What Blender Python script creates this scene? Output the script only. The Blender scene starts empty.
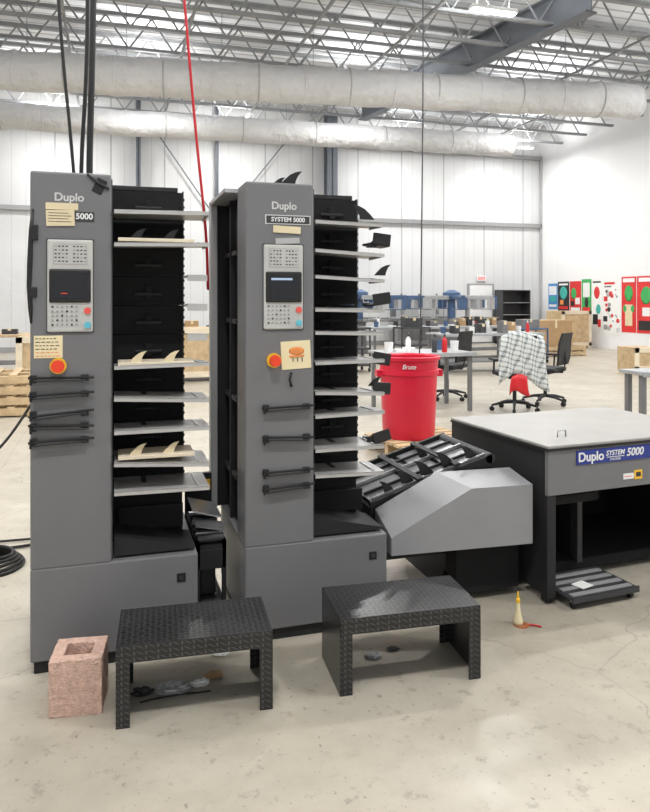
import bpy, bmesh, math, random
from mathutils import Vector, Matrix, Euler
random.seed(7)
sc=bpy.context.scene
COL=sc.collection
rad=math.radians
try:
    sc.view_settings.view_transform='Standard'
except Exception: pass

# ---------------------------------------------------------------- materials
def nodes(name):
    m=bpy.data.materials.new(name); m.use_nodes=True
    nt=m.node_tree; b=nt.nodes['Principled BSDF']
    return m,nt,b
def M(name,col,rough=.5,metal=0,var=.08,scale=6,bump=0,bscale=60,emit=0,bd=.01):
    m,nt,b=nodes(name)
    c=(col[0],col[1],col[2],1)
    b.inputs['Roughness'].default_value=rough
    b.inputs['Metallic'].default_value=metal
    tc=nt.nodes.new('ShaderNodeTexCoord')
    n=nt.nodes.new('ShaderNodeTexNoise'); n.inputs['Scale'].default_value=scale; n.inputs['Detail'].default_value=5
    nt.links.new(tc.outputs['Object'],n.inputs['Vector'])
    r=nt.nodes.new('ShaderNodeValToRGB')
    r.color_ramp.elements[0].position=.3; r.color_ramp.elements[1].position=.7
    r.color_ramp.elements[0].color=tuple(max(0,x*(1-var)) for x in col)+(1,)
    r.color_ramp.elements[1].color=tuple(min(1,x*(1+var)) for x in col)+(1,)
    nt.links.new(n.outputs['Fac'],r.inputs['Fac'])
    nt.links.new(r.outputs['Color'],b.inputs['Base Color'])
    if bump:
        n2=nt.nodes.new('ShaderNodeTexNoise'); n2.inputs['Scale'].default_value=bscale; n2.inputs['Detail'].default_value=4
        nt.links.new(tc.outputs['Object'],n2.inputs['Vector'])
        bp=nt.nodes.new('ShaderNodeBump'); bp.inputs['Strength'].default_value=bump; bp.inputs['Distance'].default_value=bd
        nt.links.new(n2.outputs['Fac'],bp.inputs['Height']); nt.links.new(bp.outputs['Normal'],b.inputs['Normal'])
    if emit:
        b.inputs['Emission Color'].default_value=c; b.inputs['Emission Strength'].default_value=emit
    return m

def math_node(nt,op,a,b=None,c=None):
    n=nt.nodes.new('ShaderNodeMath'); n.operation=op
    for i,v in enumerate((a,b,c)):
        if v is None: continue
        if isinstance(v,(int,float)): n.inputs[i].default_value=v
        else: nt.links.new(v,n.inputs[i])
    return n.outputs[0]
def mix(nt,f,a,b):
    n=nt.nodes.new('ShaderNodeMix'); n.data_type='RGBA'
    if isinstance(f,(int,float)): n.inputs[0].default_value=f
    else: nt.links.new(f,n.inputs[0])
    for i,v in ((6,a),(7,b)):
        if isinstance(v,tuple): n.inputs[i].default_value=v
        else: nt.links.new(v,n.inputs[i])
    return n.outputs[2]

def floor_mat():
    m,nt,b=nodes('sealed_concrete')
    tc=nt.nodes.new('ShaderNodeTexCoord'); P=tc.outputs['Object']
    def noise(s,d=6,r=.6):
        n=nt.nodes.new('ShaderNodeTexNoise'); n.inputs['Scale'].default_value=s; n.inputs['Detail'].default_value=d; n.inputs['Roughness'].default_value=r
        nt.links.new(P,n.inputs['Vector']); return n.outputs['Fac']
    def ramp(f,p0,p1,c0,c1):
        r=nt.nodes.new('ShaderNodeValToRGB'); r.color_ramp.elements[0].position=p0; r.color_ramp.elements[1].position=p1
        r.color_ramp.elements[0].color=c0; r.color_ramp.elements[1].color=c1; nt.links.new(f,r.inputs['Fac']); return r.outputs['Color']
    base=ramp(noise(1.3),.3,.7,(.375,.340,.275,1),(.485,.445,.372,1))
    base=mix(nt,math_node(nt,'MULTIPLY',ramp(noise(5,9,.7),.45,.65,(0,0,0,1),(1,1,1,1)),.26),base,(.27,.24,.19,1))
    spots=ramp(noise(11,8,.75),.57,.63,(0,0,0,1),(1,1,1,1))
    c=mix(nt,math_node(nt,'MULTIPLY',spots,.42),base,(.20,.175,.14,1))
    specks=ramp(noise(42,3,.55),.66,.70,(0,0,0,1),(1,1,1,1))
    c=mix(nt,math_node(nt,'MULTIPLY',specks,.5),c,(.11,.09,.075,1))
    vo=nt.nodes.new('ShaderNodeTexVoronoi'); vo.feature='DISTANCE_TO_EDGE'; vo.inputs['Scale'].default_value=.55
    nn=nt.nodes.new('ShaderNodeTexNoise'); nn.inputs['Scale'].default_value=3
    nt.links.new(P,nn.inputs['Vector'])
    vm=nt.nodes.new('ShaderNodeVectorMath'); vm.operation='MULTIPLY_ADD'; vm.inputs[1].default_value=(.3,.3,.3)
    nt.links.new(nn.outputs['Color'],vm.inputs[0]); nt.links.new(P,vm.inputs[2]); nt.links.new(vm.outputs[0],vo.inputs['Vector'])
    crack=math_node(nt,'LESS_THAN',vo.outputs['Distance'],.002)
    c=mix(nt,math_node(nt,'MULTIPLY',crack,.35),c,(.19,.17,.14,1))
    sp=nt.nodes.new('ShaderNodeSeparateXYZ'); nt.links.new(P,sp.inputs[0])
    def joint(o,off):
        v=math_node(nt,'PINGPONG',math_node(nt,'ADD',o,off),2.0)
        return math_node(nt,'LESS_THAN',v,.006)
    j=math_node(nt,'MAXIMUM',joint(sp.outputs[0],.9),joint(sp.outputs[1],.55))
    c=mix(nt,math_node(nt,'MULTIPLY',j,.35),c,(.2,.18,.15,1))
    nt.links.new(c,b.inputs['Base Color'])
    rr=ramp(noise(3,5),.3,.7,(.27,.27,.27,1),(.46,.46,.46,1)); nt.links.new(rr,b.inputs['Roughness'])
    b.inputs['Specular IOR Level'].default_value=.45
    bp=nt.nodes.new('ShaderNodeBump'); bp.inputs['Strength'].default_value=.06; bp.inputs['Distance'].default_value=.01
    nt.links.new(noise(12),bp.inputs['Height']); nt.links.new(bp.outputs['Normal'],b.inputs['Normal'])
    return m
def seam_mat(name,col,step,axis=0,line=(.5,.5,.5,1),w=.012,bump=.25,bs=2.5,var=.07,rib=0):
    m,nt,b=nodes(name)
    tc=nt.nodes.new('ShaderNodeTexCoord'); sp=nt.nodes.new('ShaderNodeSeparateXYZ'); nt.links.new(tc.outputs['Object'],sp.inputs[0])
    v=math_node(nt,'PINGPONG',sp.outputs[axis],step/2)
    l=math_node(nt,'LESS_THAN',v,w)
    n=nt.nodes.new('ShaderNodeTexNoise'); n.inputs['Scale'].default_value=bs; n.inputs['Detail'].default_value=5
    nt.links.new(tc.outputs['Object'],n.inputs['Vector'])
    base=mix(nt,n.outputs['Fac'],tuple(x*(1-var) for x in col)+(1,),tuple(min(1,x*(1+var)) for x in col)+(1,))
    if rib:
        rl=math_node(nt,'LESS_THAN',math_node(nt,'PINGPONG',sp.outputs[axis],rib/2),.012)
        base=mix(nt,math_node(nt,'MULTIPLY',rl,.35),base,line)
    nt.links.new(mix(nt,l,base,line),b.inputs['Base Color'])
    b.inputs['Roughness'].default_value=.6
    bp=nt.nodes.new('ShaderNodeBump'); bp.inputs['Strength'].default_value=bump; bp.inputs['Distance'].default_value=.05
    nt.links.new(n.outputs['Fac'],bp.inputs['Height']); nt.links.new(bp.outputs['Normal'],b.inputs['Normal'])
    return m
def diamond_mat():
    m,nt,b=nodes('diamond_plate')
    tc=nt.nodes.new('ShaderNodeTexCoord'); P=tc.outputs['Object']
    sp=nt.nodes.new('ShaderNodeSeparateXYZ'); nt.links.new(P,sp.inputs[0])
    k=1/.020
    x=math_node(nt,'MULTIPLY',math_node(nt,'ADD',sp.outputs[0],sp.outputs[2]),k)
    y=math_node(nt,'MULTIPLY',sp.outputs[1],k)
    y2=math_node(nt,'ADD',y,math_node(nt,'MULTIPLY',sp.outputs[2],k))
    fx=math_node(nt,'FRACT',math_node(nt,'ADD',x,200)); fy=math_node(nt,'FRACT',math_node(nt,'ADD',y2,200))
    ix=math_node(nt,'FLOOR',math_node(nt,'ADD',x,200)); iy=math_node(nt,'FLOOR',math_node(nt,'ADD',y2,200))
    par=math_node(nt,'MODULO',math_node(nt,'ADD',ix,iy),2)
    cx=math_node(nt,'SUBTRACT',fx,.5); cy=math_node(nt,'SUBTRACT',fy,.5)
    s1=math_node(nt,'ADD',cx,cy); s2=math_node(nt,'SUBTRACT',cx,cy)
    def lens(a,bb): return math_node(nt,'ADD',math_node(nt,'ABSOLUTE',a),math_node(nt,'MULTIPLY',math_node(nt,'ABSOLUTE',bb),3.2))
    la=lens(s1,s2); lb=lens(s2,s1)
    sel=math_node(nt,'ADD',math_node(nt,'MULTIPLY',par,la),math_node(nt,'MULTIPLY',math_node(nt,'SUBTRACT',1,par),lb))
    hgt=math_node(nt,'LESS_THAN',sel,.8)
    n=nt.nodes.new('ShaderNodeTexNoise'); n.inputs['Scale'].default_value=9; n.inputs['Detail'].default_value=6; nt.links.new(P,n.inputs['Vector'])
    dust=math_node(nt,'MULTIPLY',n.outputs['Fac'],.18)
    base=mix(nt,dust,(.007,.007,.008,1),(.12,.115,.11,1))
    nt.links.new(mix(nt,math_node(nt,'MULTIPLY',hgt,.42),base,(.14,.14,.145,1)),b.inputs['Base Color'])
    b.inputs['Roughness'].default_value=.28
    bp=nt.nodes.new('ShaderNodeBump'); bp.inputs['Strength'].default_value=.85; bp.inputs['Distance'].default_value=.003
    nt.links.new(hgt,bp.inputs['Height']); nt.links.new(bp.outputs['Normal'],b.inputs['Normal'])
    return m
def plaid_mat():
    m,nt,b=nodes('plaid_cloth')
    tc=nt.nodes.new('ShaderNodeTexCoord'); sp=nt.nodes.new('ShaderNodeSeparateXYZ'); nt.links.new(tc.outputs['Object'],sp.inputs[0])
    h=math_node(nt,'ADD',sp.outputs[0],math_node(nt,'MULTIPLY',sp.outputs[1],.8))
    a=math_node(nt,'LESS_THAN',math_node(nt,'PINGPONG',math_node(nt,'ADD',h,math_node(nt,'MULTIPLY',sp.outputs[2],.3)),.032),.011)
    c=math_node(nt,'LESS_THAN',math_node(nt,'PINGPONG',math_node(nt,'SUBTRACT',sp.outputs[2],math_node(nt,'MULTIPLY',h,.3)),.032),.011)
    s=math_node(nt,'MULTIPLY',math_node(nt,'ADD',a,c),.42)
    nt.links.new(mix(nt,s,(.60,.62,.61,1),(.06,.09,.10,1)),b.inputs['Base Color']); b.inputs['Roughness'].default_value=.9
    return m

GREY=M('grey_painted_steel',(.165,.165,.172),.42,.0,.05,3,.06,300)
GREY_L=M('light_grey_steel',(.30,.30,.305),.4,.0,.05)
STRIP=M('pale_grey_steel',(.42,.42,.42),.45,.0,.05)
TOPG=M('pale_grey_laminate',(.31,.30,.285),.5,0,.06)
TABT=M('table_laminate',(.34,.35,.36),.4,0,.08)
DARK=M('dark_grey_plastic',(.04,.04,.045),.5)
BLACK=M('black_plastic',(.010,.010,.011),.5)
BLACKM=M('black_matt_steel',(.010,.010,.012),.65)
DEEP=M('matt_black_felt',(.005,.005,.006),.9)
STEEL=M('brushed_steel',(.50,.50,.51),.3,.9)
PLATE=M('smooth_grey_plate',(.20,.20,.21),.3,.5)
TRAY=M('tray_pale_metal',(.50,.49,.48),.38,.35,.08,12)
WOOD=M('plywood',(.52,.38,.22),.6,0,.18,9,.1,30)
WOOD2=M('pale_board',(.72,.63,.48),.55,0,.08)
PANEL=M('control_panel_beige',(.50,.50,.475),.45)
SCREEN=M('dark_screen',(.012,.012,.016),.12)
RED=M('red_plastic',(.55,.012,.02),.4,0,.06)
REDB=M('bin_red_plastic',(.60,.006,.035),.38,0,.05,2)
ORED=M('stop_button_red',(.85,.06,.02),.35)
YEL=M('yellow_plastic',(.85,.50,.03),.45)
CREAM=M('cream_plastic',(.75,.66,.42),.5)
CYAN=M('cyan_button',(.12,.50,.62),.4)
PINK=M('pink_red_button',(.78,.10,.08),.4)
BLUE=M('plate_blue',(.015,.035,.25),.35)
BLUE2=M('machine_blue',(.06,.11,.21),.4)
WHITE=M('white_paint',(.80,.80,.80),.45,0,.03)
TAPE=M('masking_tape',(.70,.60,.40),.8,0,.05)
NOTE=M('note_paper',(.82,.71,.45),.8,0,.04)
PAPER=M('white_paper',(.82,.82,.80),.8,0,.03)
INK=M('ink',(.03,.03,.04),.6)
GREYINK=M('pale_ink',(.60,.60,.60),.5)
ORANGE=M('orange_ink',(.80,.28,.08),.7)
BRICK=M('pink_split_block',(.64,.43,.35),.95,0,.18,50,.8,120)
DIAM=diamond_mat()
CARD=M('cardboard',(.42,.27,.14),.8)
CARDL=M('light_cardboard',(.52,.36,.20),.8)
TRUSS=M('white_grey_truss_paint',(.27,.28,.29),.5)
GIRD=M('blue_grey_girder',(.15,.165,.19),.5)
DUCT=M('fabric_duct_grey',(.66,.66,.67),.65,0,.05,2.5,1.0,5,0,.09)
RUB=M('black_rubber',(.01,.01,.01),.7)
GREEN=M('poster_green',(.05,.38,.10),.6)
PRED=M('poster_red',(.65,.03,.03),.6)
PBLUE=M('poster_blue',(.06,.25,.55),.6)
PTEAL=M('poster_teal',(.05,.40,.35),.6)
PBLK=M('poster_black',(.02,.02,.02),.6)
GLOW=M('lamp_glow',(1,.99,.97),.5,0,0,6,0,60,14)
SGLOW=M('screen_glow',(.35,.45,.6),.4,0,0,6,0,60,.35)
SRED=M('screen_red_glow',(.7,.05,.03),.4,0,0,6,0,60,.35)
EXITG=M('exit_red_glow',(.9,.05,.04),.4,0,0,6,0,60,.8)
CLOTH=plaid_mat()
COVER=M('cover_grey_steel',(.26,.26,.27),.38,0,.04)
FLOORM=floor_mat()
WALLB=seam_mat('insulated_panel_white',(.66,.665,.67),1.5,0,(.40,.40,.41,1),.020,.30,1.6,.05,.375)
WALLR=seam_mat('painted_drywall_white',(.82,.82,.82),4.0,1,(.72,.72,.72,1),.008,.05,1,.03)
CEIL=seam_mat('corrugated_deck_white',(.82,.83,.85),.3,1,(.46,.47,.50,1),.03,.1,3)

# ---------------------------------------------------------------- mesh builder
class MB:
    def __init__(s): s.bm=bmesh.new(); s.mats=[]; s.tf=None
    def mi(s,m):
        if m not in s.mats: s.mats.append(m)
        return s.mats.index(m)
    def _fin(s,verts,faces,m,smooth=False):
        i=s.mi(m)
        for f in faces: f.material_index=i; f.smooth=smooth
        if s.tf is not None:
            for v in verts: v.co=s.tf@v.co
    def box(s,x0,x1,y0,y1,z0,z1,m,bev=0,rot=None,seg=2):
        c=Vector(((x0+x1)/2,(y0+y1)/2,(z0+z1)/2))
        R=Euler([rad(a) for a in rot]).to_matrix().to_4x4() if rot else Matrix.Identity(4)
        mt=Matrix.Translation(c)@R@Matrix.Diagonal((abs(x1-x0),abs(y1-y0),abs(z1-z0),1))
        g=bmesh.ops.create_cube(s.bm,size=1,matrix=mt); vs=g['verts']
        fs=set(f for v in vs for f in v.link_faces)
        if bev:
            es=list(set(e for v in vs for e in v.link_edges))
            r=bmesh.ops.bevel(s.bm,geom=es,offset=bev,segments=seg,affect='EDGES',profile=.5)
            fs=set(f for f in fs if f.is_valid)|set(r['faces'])
            vs=list(set(v for f in fs for v in f.verts))
        s._fin(vs,fs,m)
    def cyl(s,p0,p1,r,m,seg=14,r2=None,smooth=True,cap=True):
        p0=Vector(p0);p1=Vector(p1);r2=r if r2 is None else r2
        d=(p1-p0); q=d.to_track_quat('Z','Y').to_matrix()
        A=[];B=[]
        for i in range(seg):
            a=2*math.pi*i/seg; o=Vector((math.cos(a),math.sin(a),0))
            A.append(s.bm.verts.new(p0+q@(o*r))); B.append(s.bm.verts.new(p1+q@(o*r2)))
        side=[];caps=[]
        for i in range(seg):
            j=(i+1)%seg; side.append(s.bm.faces.new((A[i],A[j],B[j],B[i])))
        if cap:
            caps=[s.bm.faces.new(A[::-1]),s.bm.faces.new(B)]
            for f in caps:
                for e in f.edges: e.smooth=False
        s._fin([],side,m,smooth); s._fin(A+B,caps,m,False)
    def tube(s,pts,r,m,seg=8,closed=False):
        pts=[Vector(p) for p in pts]; n=len(pts); rings=[]; up=Vector((0,0,1))
        for k,p in enumerate(pts):
            a=pts[k-1] if (k>0 or closed) else p; b=pts[(k+1)%n] if (k<n-1 or closed) else p
            t=(b-a); t=t.normalized() if t.length>1e-9 else up
            ref=Vector((0,1,0)) if abs(t.z)>.9 else up
            x=t.cross(ref).normalized(); y=x.cross(t).normalized()
            rr=r[k] if isinstance(r,(list,tuple)) else r
            rings.append([s.bm.verts.new(p+(x*math.cos(2*math.pi*i/seg)+y*math.sin(2*math.pi*i/seg))*rr) for i in range(seg)])
        fs=[]
        for k in range(n if closed else n-1):
            A=rings[k];B=rings[(k+1)%n]
            for i in range(seg):
                j=(i+1)%seg; fs.append(s.bm.faces.new((A[i],A[j],B[j],B[i])))
        s._fin([],fs,m,True)
        cf=[]
        if not closed: cf=[s.bm.faces.new(rings[0][::-1]),s.bm.faces.new(rings[-1])]
        s._fin([v for R in rings for v in R],cf,m)
    def lathe(s,prof,c,m,seg=40,cap=True):
        c=Vector(c); rings=[]
        for r,z in prof: rings.append([s.bm.verts.new(c+Vector((r*math.cos(2*math.pi*i/seg),r*math.sin(2*math.pi*i/seg),z))) for i in range(seg)])
        fs=[]
        for k in range(len(rings)-1):
            for i in range(seg):
                j=(i+1)%seg; fs.append(s.bm.faces.new((rings[k][i],rings[k][j],rings[k+1][j],rings[k+1][i])))
        s._fin([],fs,m,True)
        for k in range(1,len(prof)-1):
            a=Vector((prof[k][0]-prof[k-1][0],prof[k][1]-prof[k-1][1])); b=Vector((prof[k+1][0]-prof[k][0],prof[k+1][1]-prof[k][1]))
            if a.length>1e-6 and b.length>1e-6 and a.angle(b)>.6:
                for i in range(seg):
                    e=s.bm.edges.get((rings[k][i],rings[k][(i+1)%seg]))
                    if e: e.smooth=False
        cf=[]
        if cap: cf=[s.bm.faces.new(rings[0][::-1]),s.bm.faces.new(rings[-1])]
        s._fin([v for R in rings for v in R],cf,m)
    def prism(s,pts,ax,a0,a1,m,bev=0):
        def P(u,v,a): return {'y':(u,a,v),'x':(a,u,v),'z':(u,v,a)}[ax]
        A=[s.bm.verts.new(P(u,v,a0)) for u,v in pts]; B=[s.bm.verts.new(P(u,v,a1)) for u,v in pts]
        n=len(pts); fs=[s.bm.faces.new(A[::-1]),s.bm.faces.new(B)]
        for i in range(n):
            j=(i+1)%n; fs.append(s.bm.faces.new((A[i],A[j],B[j],B[i])))
        vs=A+B
        if bev:
            es=list(set(e for f in fs for e in f.edges))
            r=bmesh.ops.bevel(s.bm,geom=es,offset=bev,segments=2,affect='EDGES')
            fs=list(set(f for f in fs if f.is_valid)|set(r['faces'])); vs=list(set(v for f in fs for v in f.verts))
        s._fin(vs,fs,m)
    def hexa(s,v8,m):
        V=[s.bm.verts.new(p) for p in v8]
        idx=((0,3,2,1),(4,5,6,7),(0,1,5,4),(1,2,6,5),(2,3,7,6),(3,0,4,7))
        s._fin(V,[s.bm.faces.new([V[i] for i in q]) for q in idx],m)
    def ball(s,c,r,m,sc3=(1,1,1),sub=2):
        g=bmesh.ops.create_icosphere(s.bm,subdivisions=sub,radius=r,matrix=Matrix.Translation(c)@Matrix.Diagonal((*sc3,1)))
        s._fin(g['verts'],set(f for v in g['verts'] for f in v.link_faces),m,True)
    def obj(s,name,parent=None,label=None,cat=None,loc=(0,0,0),rotz=0,group=None,kind=None,rot=None):
        bmesh.ops.recalc_face_normals(s.bm,faces=s.bm.faces[:])
        me=bpy.data.meshes.new(name); s.bm.to_mesh(me); s.bm.free()
        for m in s.mats: me.materials.append(m)
        o=bpy.data.objects.new(name,me); COL.objects.link(o)
        if parent: o.parent=parent
        o.location=loc; o.rotation_euler=tuple(rad(a) for a in rot) if rot else (0,0,rad(rotz))
        if label: o['label']=label
        if cat: o['category']=cat
        if group: o['group']=group
        if kind: o['kind']=kind
        return o
def thing(name,label,cat,loc=(0,0,0),rotz=0,group=None,rot=None):
    o=bpy.data.objects.new(name,None); o.empty_display_size=.1; COL.objects.link(o)
    o.location=loc; o.rotation_euler=tuple(rad(a) for a in rot) if rot else (0,0,rad(rotz)); o['label']=label; o['category']=cat
    if group: o['group']=group
    return o
def dup(o,loc,rotz=None,label=None,parent=None):
    n=o.copy()
    if parent is None:
        n.location=loc
        if rotz is not None: n.rotation_euler=(0,0,rad(rotz))
        if label: n['label']=label
    else: n.parent=parent
    COL.objects.link(n)
    for c in list(o.children): dup(c,None,parent=n)
    return n
def text(s,size,parent,loc,mat,rot=(90,0,0),name='lettering',bold=0.0,ext=.0006,sx=1,shear=0,label=None):
    cu=bpy.data.curves.new('t','FONT'); cu.body=s; cu.size=size; cu.align_x='CENTER'; cu.align_y='CENTER'
    cu.extrude=ext; cu.offset=bold; cu.shear=shear
    t=bpy.data.objects.new('t',cu); COL.objects.link(t)
    dg=bpy.context.evaluated_depsgraph_get(); dg.update()
    me=bpy.data.meshes.new_from_object(t.evaluated_get(dg))
    bpy.data.objects.remove(t); 
    me.materials.clear(); me.materials.append(mat)
    o=bpy.data.objects.new(name,me); COL.objects.link(o); o.parent=parent; o.location=loc
    o.rotation_euler=tuple(rad(a) for a in rot); o.scale=(sx,1,1)
    if label: o['label']=label
    return o
def structure(b,name):
    return b.obj(name,kind='structure')

# ---------------------------------------------------------------- room shell
XR=14.2; YB=20.95; XL=-14; YF=-6; ZC=7.4
b=MB(); b.box(XL,XR,YF,YB,-.1,0,FLOORM); structure(b,'floor')
b=MB(); b.box(XL,XR+.2,YB,YB+.2,0,ZC,WALLB); structure(b,'wall_back')
b=MB(); b.box(XR,XR+.2,YF,YB,0,ZC,WALLR); structure(b,'wall_right')
b=MB(); b.box(XL-.2,XL,YF,YB+.2,0,ZC,WALLR); structure(b,'wall_left')
b=MB(); b.box(XL-.2,XR+.2,YF,YB+.2,ZC,ZC+.1,CEIL); structure(b,'ceiling')
b=MB(); b.box(XL,XR-.02,YB-.10,YB,3.93,4.06,GREY_L); structure(b,'trim_1')
b=MB(); b.box(XL,XR-.02,YB-.12,YB,6.25,6.38,GREY_L); structure(b,'trim_2')
b=MB(); b.box(XL,XR-.02,YB-.03,YB,0,.15,GREY_L); structure(b,'baseboard_back')
b=MB(); b.box(XR-.06,XR,YB-.10,YB-.03,0,6.25,STRIP); structure(b,'trim_3')
b=MB(); b.box(11.35,12.35,YB-.05,YB,0,2.0,GREY_L,.01); b.box(11.43,12.27,YB-.07,YB-.045,.05,1.94,WHITE); structure(b,'door_1')
e=thing('exit_sign','small lit white exit sign with red letters above the door','sign',(11.86,YB-.06,2.17))
b=MB(); b.box(-.17,.17,-.03,.055,-.09,.09,WHITE,.01); b.obj('sign_body',e)
text('EXIT',.13,e,(0,-.036,0),EXITG,bold=.004)

for i,(x,w) in enumerate(((6.5,.34),(.75,.14),(-6.5,.3),(3.0,.1))):
    b=MB(); 
    b.box(-w/2,w/2,-.02,0,0,7.2,GIRD); b.box(-w/2,w/2,-w*1.0,-w*1.0+.02,0,7.2,GIRD); b.box(-.012,.012,-w,0,0,7.2,GIRD)
    b.obj('steel_column',label='grey steel wide-flange column against the panelled wall',cat='column',loc=(x,YB-.13,0),group='steel columns along the panelled wall')
for (xa,za,xb,zb) in ((1.2,6.4,2.9,4.0),(3.3,4.0,5.2,6.4)):
    b=MB(); b.cyl((xa,0,za),(xb,0,zb),.018,GIRD,8); b.obj('bracing_rod',label='thin diagonal steel bracing rod on the wall',cat='bracing',loc=(0,YB-.13,0),group='wall bracing rods')

# trusses
T=thing('roof_truss','white open-web steel bar joist under the roof deck','roof truss',(0,10.0,0),group='open-web roof joists')
b=MB(); b.box(-13.8,14.1,-.05,.05,7.2,7.28,TRUSS); b.obj('top_chord',T)
b=MB(); b.box(-13.8,14.1,-.045,.045,6.54,6.60,TRUSS); b.obj('bottom_chord',T)
b=MB()
x=-13.6;k=0
while x<13.7:
    b.cyl((x,0,6.57 if k%2 else 7.22),(x+.45,0,7.22 if k%2 else 6.57),.020,TRUSS,5); x+=.45;k+=1
b.obj('web',T)
for y in (6.4,7.6,8.8,11.2,12.4,13.6,14.8,16.0,17.2,18.4,19.6): dup(T,(0,y,0))
for x in (-3,-.8,1.4,3.6,5.4,9.9,11.4):
    b=MB(); b.box(-.025,.025,6.0,20.9,6.50,6.54,TRUSS)
    b.obj('bridging_bar',label='thin steel bridging bar running under the joists',cat='bracing bar',loc=(x,0,0),group='joist bridging bars')
b=MB()
b.box(-.13,.13,0,8.2,6.46,6.49,GIRD); b.box(-.13,.13,0,8.2,7.04,7.07,GIRD); b.box(-.012,.012,0,8.2,6.47,7.05,GIRD)
b.obj('roof_girder',label='dark blue-grey steel I-beam girder crossing the joists',cat='steel beam',loc=(8.0,10.3,0),rotz=9)

# ducts
def duct(p0,p1,r,lab):
    p0=Vector(p0);p1=Vector(p1); L=(p1-p0).length; d=(p1-p0).normalized()
    D=thing('air_duct',lab,'air duct',p0,rotz=math.degrees(math.atan2(d.y,d.x)),group='long round ducts')
    b=MB(); n=int(L/.9)
    pts=[];rr=[]
    for i in range(n*6+1):
        x=L*i/(n*6)
        pts+= [(x,0,.012*math.sin(i*.6))]; rr+=[r*(1.02 if i%6==0 else (.975 if i%6 in (1,5) else .99))*(1+.008*math.sin(i*2.1))]
    pts+=[(L+.05,0,0)]; rr+=[r*.88]
    b.tube(pts,rr,DUCT,32); b.obj('duct_body',D)
    for i in range(1,n+1):
        x=L*i/n; b=MB(); b.tube([(x-.016,0,0),(x+.016,0,0)],r*1.04,STRIP if i%2 else DUCT,28); b.obj('seam_ring',D)
    for i in range(0,n+1,2):
        x=L*i/n+.2
        if x<L: b=MB(); b.cyl((x,0,r),(x,0,7.2-p0.z),.006,GIRD,5); b.obj('hanger_wire',D)
duct((-9.0,15.4,5.8),(11.0,12.7,5.8),.375,'long grey-white fabric air duct hung under the joists, free round end')
duct((-9.0,18.2,5.75),(10.65,17.1,5.75),.31,'slimmer grey-white fabric air duct hung nearer the panelled wall')

# lamps: a few known fixtures, plus extra ones added for brightness
def lamp(x,y,p=150,up=60):
    T=thing('ceiling_light','bright white linear high-bay lamp hung under the joists','lamp',(x,y,6.2),group='high-bay ceiling lamps')
    b=MB(); b.box(-.42,.42,-.09,.09,.04,.10,WHITE,.01); b.cyl((-.3,0,.1),(-.3,0,1.0),.006,STEEL,5); b.cyl((.3,0,.1),(.3,0,1.0),.006,STEEL,5); b.obj('lamp_housing',T)
    b=MB(); b.box(-.40,.40,-.07,.07,.02,.045,GLOW); b.obj('lamp_diffuser',T)
    ld=bpy.data.lights.new('lamp_light','AREA'); ld.shape='RECTANGLE'; ld.size=.8; ld.size_y=.14; ld.energy=p; ld.color=(1,.995,.98)
    lo=bpy.data.objects.new('lamp_light',ld); COL.objects.link(lo); lo.parent=T; lo.location=(0,0,-.01)
    if up:
        ld=bpy.data.lights.new('ceiling_fill_light','AREA'); ld.shape='RECTANGLE'; ld.size=.8; ld.size_y=.14; ld.energy=up; ld.color=(1,.995,.98)  # fill light hidden above the housing, added to brighten the roof deck
        lo=bpy.data.objects.new('ceiling_fill_light',ld); COL.objects.link(lo); lo.parent=T; lo.location=(0,0,.12); lo.rotation_euler=(math.pi,0,0)
for (x,y) in ((6.07,10.3),(.8,15.9),(5.7,15.7),(10.5,15.4),(.3,10.0),(11.5,10.3),(-5,10.3),(-5,16.8),(3.2,19.2),(8.4,19.2),(12.3,19.2),(-1.5,19.2)): lamp(x,y,112,72)  # first four are known fixtures; the rest are added to brighten ceiling and wall
for (x,y) in ((-5,5.5),(0,5.5),(5,5.5),(11.5,5.5),(-6,0),(0,0),(6,0),(11.5,0)): lamp(x,y,165,60)  # rows out of view, added to light the ceiling and machine fronts

# ---------------------------------------------------------------- fins
FIN=[(0,0),(.052,0),(.056,.016),(.064,.033),(.078,.05),(.056,.046),(.036,.036),(.016,.018)]
def fin(b,x,y,z,m,s=1.0,flip=False,th=.008):
    pts=[(x+(-u if flip else u)*s,z+v*s) for u,v in FIN]
    if flip: pts=pts[::-1]
    b.prism(pts,'y',y,y+th,m)

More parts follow.
